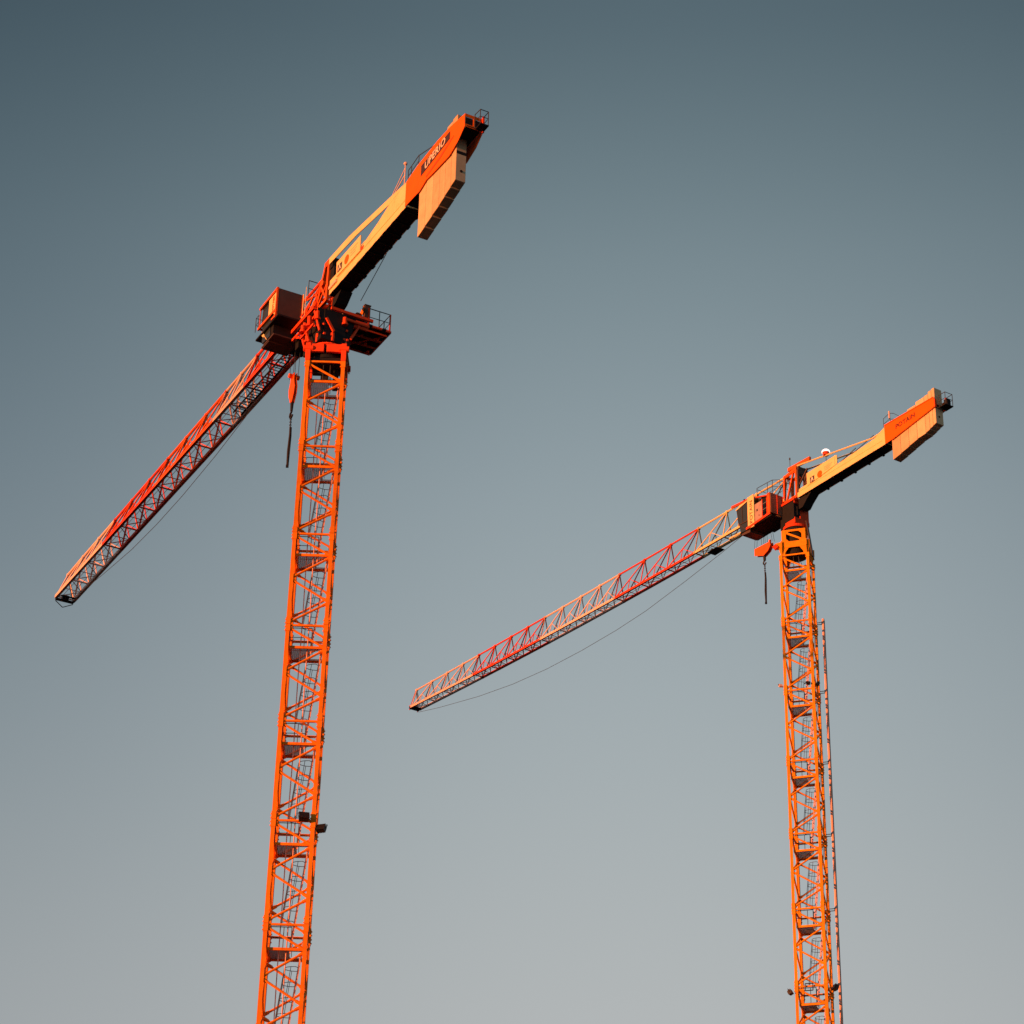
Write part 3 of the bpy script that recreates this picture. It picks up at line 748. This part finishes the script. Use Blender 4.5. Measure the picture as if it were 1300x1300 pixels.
# operator cab
cb = MB().box((.66,.45,78.62), (.72,1.58,80.16)).box((.73,.45,80.10), (1.0,1.58,80.16)).box((.73,.45,78.62), (4.2,.50,80.1))
cab = upper_part(cb, 'operator_cab', M_TAN, crane2, phiR)
MB().box((.60,.52,78.6),(.655,.58,80.1)).box((.62,1.0,78.62),(.655,1.04,80.14)).build('panel_rib', M_RED, cab)
MB().box((.72,1.59,78.66), (.98,1.64,80.18)).build('corner_panel', M_SCA, cab)
MB().box((1.62,.55,78.60), (2.42,1.56,79.98)).build('equipment_box', M_GRY, cab)
MB().box((2.2,1.565,79.35), (2.1,1.59,79.5)).box((1.98,1.565,78.9),(1.93,1.585,78.98)).build('box_latch', M_BLK, cab)
MB().box((1.05,.50,79.1),(1.6,1.3,80.25)).box((1.6,.5,80.0),(2.5,1.2,80.5)).build('air_unit', M_DRK, cab)
MB().box((2.44,1.56,78.42), (3.14,1.62,80.82)).box((2.44,.55,80.55),(4.15,1.56,80.66)).build('name_board', M_CRE, cab)
MB().plate([(3.18,79.05),(4.12,79.12),(4.30,80.34),(3.18,80.52)], 1.56, 1.60).box((4.12,.6,79.2),(4.17,1.55,80.4)).build('cab_window', M_GLS, cab)
MB().plate([(3.18,78.35),(3.95,78.42),(4.10,79.06),(3.18,78.99)], 1.56, 1.60).build('cab_window', M_GLS, cab)
MB().box((3.16,.6,78.40),(4.05,1.55,80.40)).build('cab_interior', M_DRK, cab)
MB().bar((3.14,1.62,79.02),(4.14,1.62,79.09),.05,.05).bar((3.7,1.62,79.1),(3.75,1.62,80.4),.03).bar((3.45,1.62,78.5),(3.95,1.62,79.02),.025).bar((4.14,1.61,79.1),(4.32,1.61,80.36),.035).build('window_frame', M_BRN, cab)
MB().bar((3.14,1.62,80.58),(4.38,1.62,80.36),.07,.10).bar((4.36,.6,80.38),(4.36,1.6,80.38),.07,.10).build('roof_edge', M_CRE, cab)
MB().bar((.68,1.63,78.56),(3.3,1.63,78.42),.08,.16).bar((1.05,1.6,78.6),(1.05,1.6,79.9),.05).bar((1.55,1.6,78.6),(1.55,1.6,80.0),.05).build('cab_frame', M_RED, cab)
MB().bar((3.2,1.2,80.95),(6.0,.7,81.62),.09,.16).build('boom_stay', M_RED, cab)
MB().bar((1.3,1.3,80.3),(3.3,1.4,80.85),.12,.10).build('roof_rail', M_RED, cab)
MB().tube([(1.02,1.62,79.15),(1.6,1.62,79.12)], .022, 6).tube([(1.02,1.62,79.6),(1.6,1.62,79.57)], .022, 6).build('cab_handrail', M_GAL, cab)
MB().box((.66,-.05,78.38), (4.1,1.55,78.46)).box((.7,-.3,78.45),(2.6,.5,79.5)).build('cab_platform', M_DRK, cab)
MB().plate([(3.05,78.12),(3.95,78.22),(4.0,78.37),(3.05,78.37)], .25, 1.5).build('cab_floor', M_BRN, cab)
MB().bar((2.45,1.62,78.34),(5.6,1.3,78.75),.06,.10).build('step_rail', M_CRE, cab)
lettering('cab_lettering', 'POTAIN', M_TXD, cab, (2.60, 1.622, 78.66), (0,0,1), (1,0,0), 1.75, .30)
rl = MB().rail([(3.45,.45,81.05),(2.3,.45,81.0),(1.75,.45,80.95),(.95,.45,80.6)], 1.05, .022).rail([(.95,.45,80.6),(.95,-.5,80.6)], 1.0, .02).rail([(3.45,.45,81.05),(3.45,-.5,81.05),(1.75,-.5,81.0)], .95, .018)
upper_part(rl, 'service_railing', M_ROP, crane2, phiR)

# counter jib
cj = MB()
lo = [(-.86,79.42),(-9.86,79.42),(-9.86,80.72),(-8.8,80.32),(-5.1,80.12),(-.86,80.0)]
for ta, tb in ((.41,.45), (-.45,-.41)):
    cj.plate(lo, ta, tb)
    cj.plate([(-.9,79.80),(-9.5,79.80),(-9.5,79.86),(-.9,79.86)], ta*1.03, tb*1.05)
    cj.tube([(-.9,ta,81.92),(-1.6,ta,81.80),(-8.6,ta,80.46),(-9.4,ta,80.50)], .055, 8)
cjo = upper_part(cj, 'counter_jib', M_CRE, crane2, phiR)
fl_ = MB().box((-9.85,-.405,79.44), (-.9,.405,79.49)).box((-14.6,-.30,79.9), (-9.88,.34,79.95)).box((-10.1,-.43,79.5),(-9.88,.43,80.3))
for k in range(6): fl_.box((-1.6-k*1.4, -.47, 79.34), (-1.75-k*1.4, .47, 79.415))
fl_.build('boom_floor', M_DRK, cjo)
MB().plate([(-1.95,79.82),(-5.1,80.14),(-5.1,80.78),(-4.95,80.84),(-1.95,80.80)], .46, .51).build('sign_panel', M_CRE, cjo)
MB().plate([(-2.30,79.88),(-2.74,79.90),(-2.74,80.32),(-2.30,80.30)], .512, .525).build('sign_mark', M_SGN, cjo)
MB().plate([(-2.37,79.94),(-2.45,79.94),(-2.52,80.12),(-2.60,79.94),(-2.68,79.94),(-2.56,80.27),(-2.48,80.27)], .527, .535).build('sign_mark', M_TXT, cjo)
MB().tube([(-3.30,.512,80.15),(-3.30,.522,80.15)], .25, 24).build('sign_disc', M_BAN, cjo)
fp = MB()
for k in range(3): fp.box((-3.8,.512,80.42-k*.13), (-4.6+k*.1,.52,80.48-k*.13))
fp.box((-4.85,.512,80.2),(-4.92,.52,80.7))
fp.build('sign_lines', M_FNT, cjo)
MB().tube([(-5.2,.1,80.3),(-8.4,.1,80.9)], .025, 6).tube([(-5.2,.3,80.25),(-6.8,.3,80.6)], .03, 6).build('cable_run', M_ROP, cjo)
e1 = MB(); P1 = [(-9.87,79.40),(-10.5,79.43),(-14.62,79.94),(-14.62,80.62),(-9.87,80.76)]
e1.plate(P1, .46, .50); e1.plate(P1, -.50, -.46); e1.bar((-9.9,.51,80.79),(-14.6,.51,80.65),.06,.05).bar((-10.5,.51,79.40),(-14.6,.51,79.91),.06,.05)
e1.build('end_plate', M_BAN, cjo)
lettering('banner_lettering', 'POTAIN', M_TXD, cjo, (-10.95, .503, 80.0), (-1,0,.03), (0,0,1), 1.85, .33, bold=.02)
bd = [-10.4,-11.2,-12.0,-12.8,-13.6,-14.0,-14.3,-14.6]; bt = [77.98,78.12,78.28,78.44,78.50,78.62,78.72]; tp = [80.6,80.8,81.0,81.18,81.22,81.36,81.42]
for k in range(7):
    b_ = MB().plate([(bd[k]-.012, bt[k]), (bd[k+1]+.012, (bt+[78.80])[k+1]-.03), (bd[k+1]+.012, tp[k]), (bd[k]-.012, tp[k])], -.26, .40)
    o = upper_part(b_, 'counterweight_block', M_CON, crane2, phiR, .025)
    MB().tube([((bd[k]+bd[k+1])/2, -.3, 80.4), ((bd[k]+bd[k+1])/2, .45, 80.4)], .05, 8).build('hanger_pin', M_DRK, o)
upper_part(MB().tube([(-14.58,.1,79.3),(-14.61,.1,79.3)], .07, 10), 'lifting_eye', M_DRK, crane2, phiR)
upper_part(MB().box((-14.61,-.24,80.02),(-14.585,.36,80.20)), 'clamp_strip', M_DRK, crane2, phiR)
MB().bar((-14.66,.42,79.9),(-14.66,.42,80.5),.07,.16).bar((-14.66,-.42,79.9),(-14.66,-.42,80.4),.07,.16).bar((-15.0,-.2,80.1),(-15.0,-.2,80.6),.12,.10).build('end_post', M_RED, cjo)
MB().box((-15.35,-.48,79.88), (-14.70,.20,79.93)).box((-15.25,-.35,79.94),(-14.95,-.05,80.45)).build('end_basket', M_DRK, cjo)
MB().rail([(-14.72,.15,79.94),(-15.3,.15,79.94),(-15.32,-.46,79.94),(-14.72,-.46,79.94)], .88, .022).build('basket_railing', M_ROP, cjo)
MB().tube([(-9.3,0,81.75),(-9.9,0,81.9),(-10.3,0,81.7),(-10.9,0,81.15)], .018, 6).tube([(-9.3,0,81.35),(-9.9,0,81.45),(-10.5,0,81.15)], .018, 6).tube([(-9.3,0,80.0),(-9.3,0,81.75)], .018, 6).tube([(-9.95,0,80.0),(-9.95,0,81.9)], .018, 6).build('boom_railing', M_ROP, cjo)
MB().tube([(-10.2,.3,81.25),(-10.2,.3,81.8)], .055, 8).build('beacon', M_WHI, cjo)
# warning lamp on a stalk: white dome, red skirt
lp = MB().tube([(-3.9,.40,80.85),(-3.9,.40,81.42)], .02, 6)
lp = lp.build('beacon_stalk', M_ROP, cjo)
MB().tube([(-3.9,.40,81.36),(-3.9,.40,81.58)], [.19,.25], 18).build('beacon_skirt', M_RED, lp)
MB().sphere((-3.9,.40,81.59), .29, 18, 8, 0.0, 0.999, .85).build('beacon_dome', M_DOM, lp, smooth=True)

# trolley and hook block
tr = MB().box((2.4,-.46,79.5), (4.6,.46,79.58)).bar((2.4,-.5,79.66),(4.6,-.5,79.66),.08,.2).bar((2.4,.5,79.66),(4.6,.5,79.66),.08,.2)
upper_part(tr, 'trolley', M_DRK, crane2, phiR)
rp = MB()
for s_, s1 in ((4.35,4.15), (3.55,3.6), (3.15,3.2), (2.4,2.75)):
    for t in (-.1, .1): rp.tube([(s1, t, 79.5), (s_, t, 77.6)], .013, 5)
upper_part(rp, 'hoist_rope', M_ROP, crane2, phiR)
hb = MB()
for t in (-.15, .12):
    hb.plate([(4.30,77.72),(2.62,77.62),(2.55,77.35),(2.85,77.0),(3.35,76.82),(4.30,77.18)], t, t+.035)
for s_ in (2.95, 4.0): hb.tube([(s_,-.12,77.42),(s_,.12,77.42)], .21, 18)
hb.box((2.7,-.06,77.5),(2.85,.06,77.85))
blk = upper_part(hb, 'hook_block', M_SCA, crane2, phiR, .01)
hk = MB().tube([(3.4,0,76.85),(3.4,0,76.5)], [.11,.09], 10)
hkp = [(3.4+.14*math.sin(a), 0, 76.34-.14*math.cos(a)) for a in [R(180-15*i) for i in range(18)]]
hk.tube([(3.4,0,76.5)] + hkp, .05, 8)
hk.build('hook', M_BLK, blk)
o = sling('', 0, 0, 2.95, .055, None).build('lifting_sling', M_BLK)
o.location = hang(XR, phiR, 3.4, 0, 76.22)
tag(o, 'short dark sling hanging from the wide orange hook block of the right crane', 'sling', 'slings hanging from the crane hooks')

# pipe carried beside the mast on brackets
pp = mast_part(MB().tube([(1.44, .92, z) for z in (1.0, 20, 40, 60, 70.9)], .085, 10), 'riser_pipe', M_CAB, crane2, alpR)
MB().tube([(1.52, .99, z) for z in (1.0, 20, 40, 60, 70.8)], .022, 6).build('pipe_side_tube', M_BRN, pp)  # thin brown tube along the outer side of the pipe
for z in (70.6, 65.55, 60.5, 55.5, 50.5, 45.5, 40.5, 35.5, 30.5, 25.5, 20.5, 15.5, 10.5, 5.5):
    MB().bar((W+.06, .92, z+.06), (1.40, .92, z+.06), .035, .04).bar((W+.06, .92, z-.08), (1.40, .92, z-.08), .035, .04).box((1.34,.83,z-.12),(1.38,1.01,z+.10)).build('pipe_bracket', M_ROP, pp)
fls = [((.62,-1.12,65.36), 20, .24, M_BLK), ((1.22,-.95,65.32), -60, .28, M_BLK), ((-1.24,-1.0,65.44), 35, .22, M_WHI),
       ((-1.30,-1.05,44.72), 80, .34, M_BLK), ((1.45,-.70,44.93), -55, .40, M_BLK)]
for at, aim, sz, mt_ in fls:
    v = Matrix.Rotation(alpR, 3, 'Z') @ Vector(at)
    f_ = floodlight(crane2, (v.x, v.y, v.z+EYE), aim + math.degrees(alpR), sz, mt_, arm=((-.25 if at[0] > 0 else .25), .15, .1))
    tag(f_, 'pale lamp clamped to the mast' if mt_ is M_WHI else 'black floodlight clamped to the mast')
sg = MB(); zc = 44.98
for a_, b_ in (((-.36,zc-.22),(-.36,zc+.22)),((-.36,zc+.22),(.12,zc+.22)),((.12,zc+.22),(.12,zc-.22)),((.12,zc-.22),(-.36,zc-.22))):
    sg.bar((a_[0],-1.06,a_[1]), (b_[0],-1.06,b_[1]), .05)
sgo = mast_part(sg, 'lamp_frame', M_BLK, crane2, alpR)
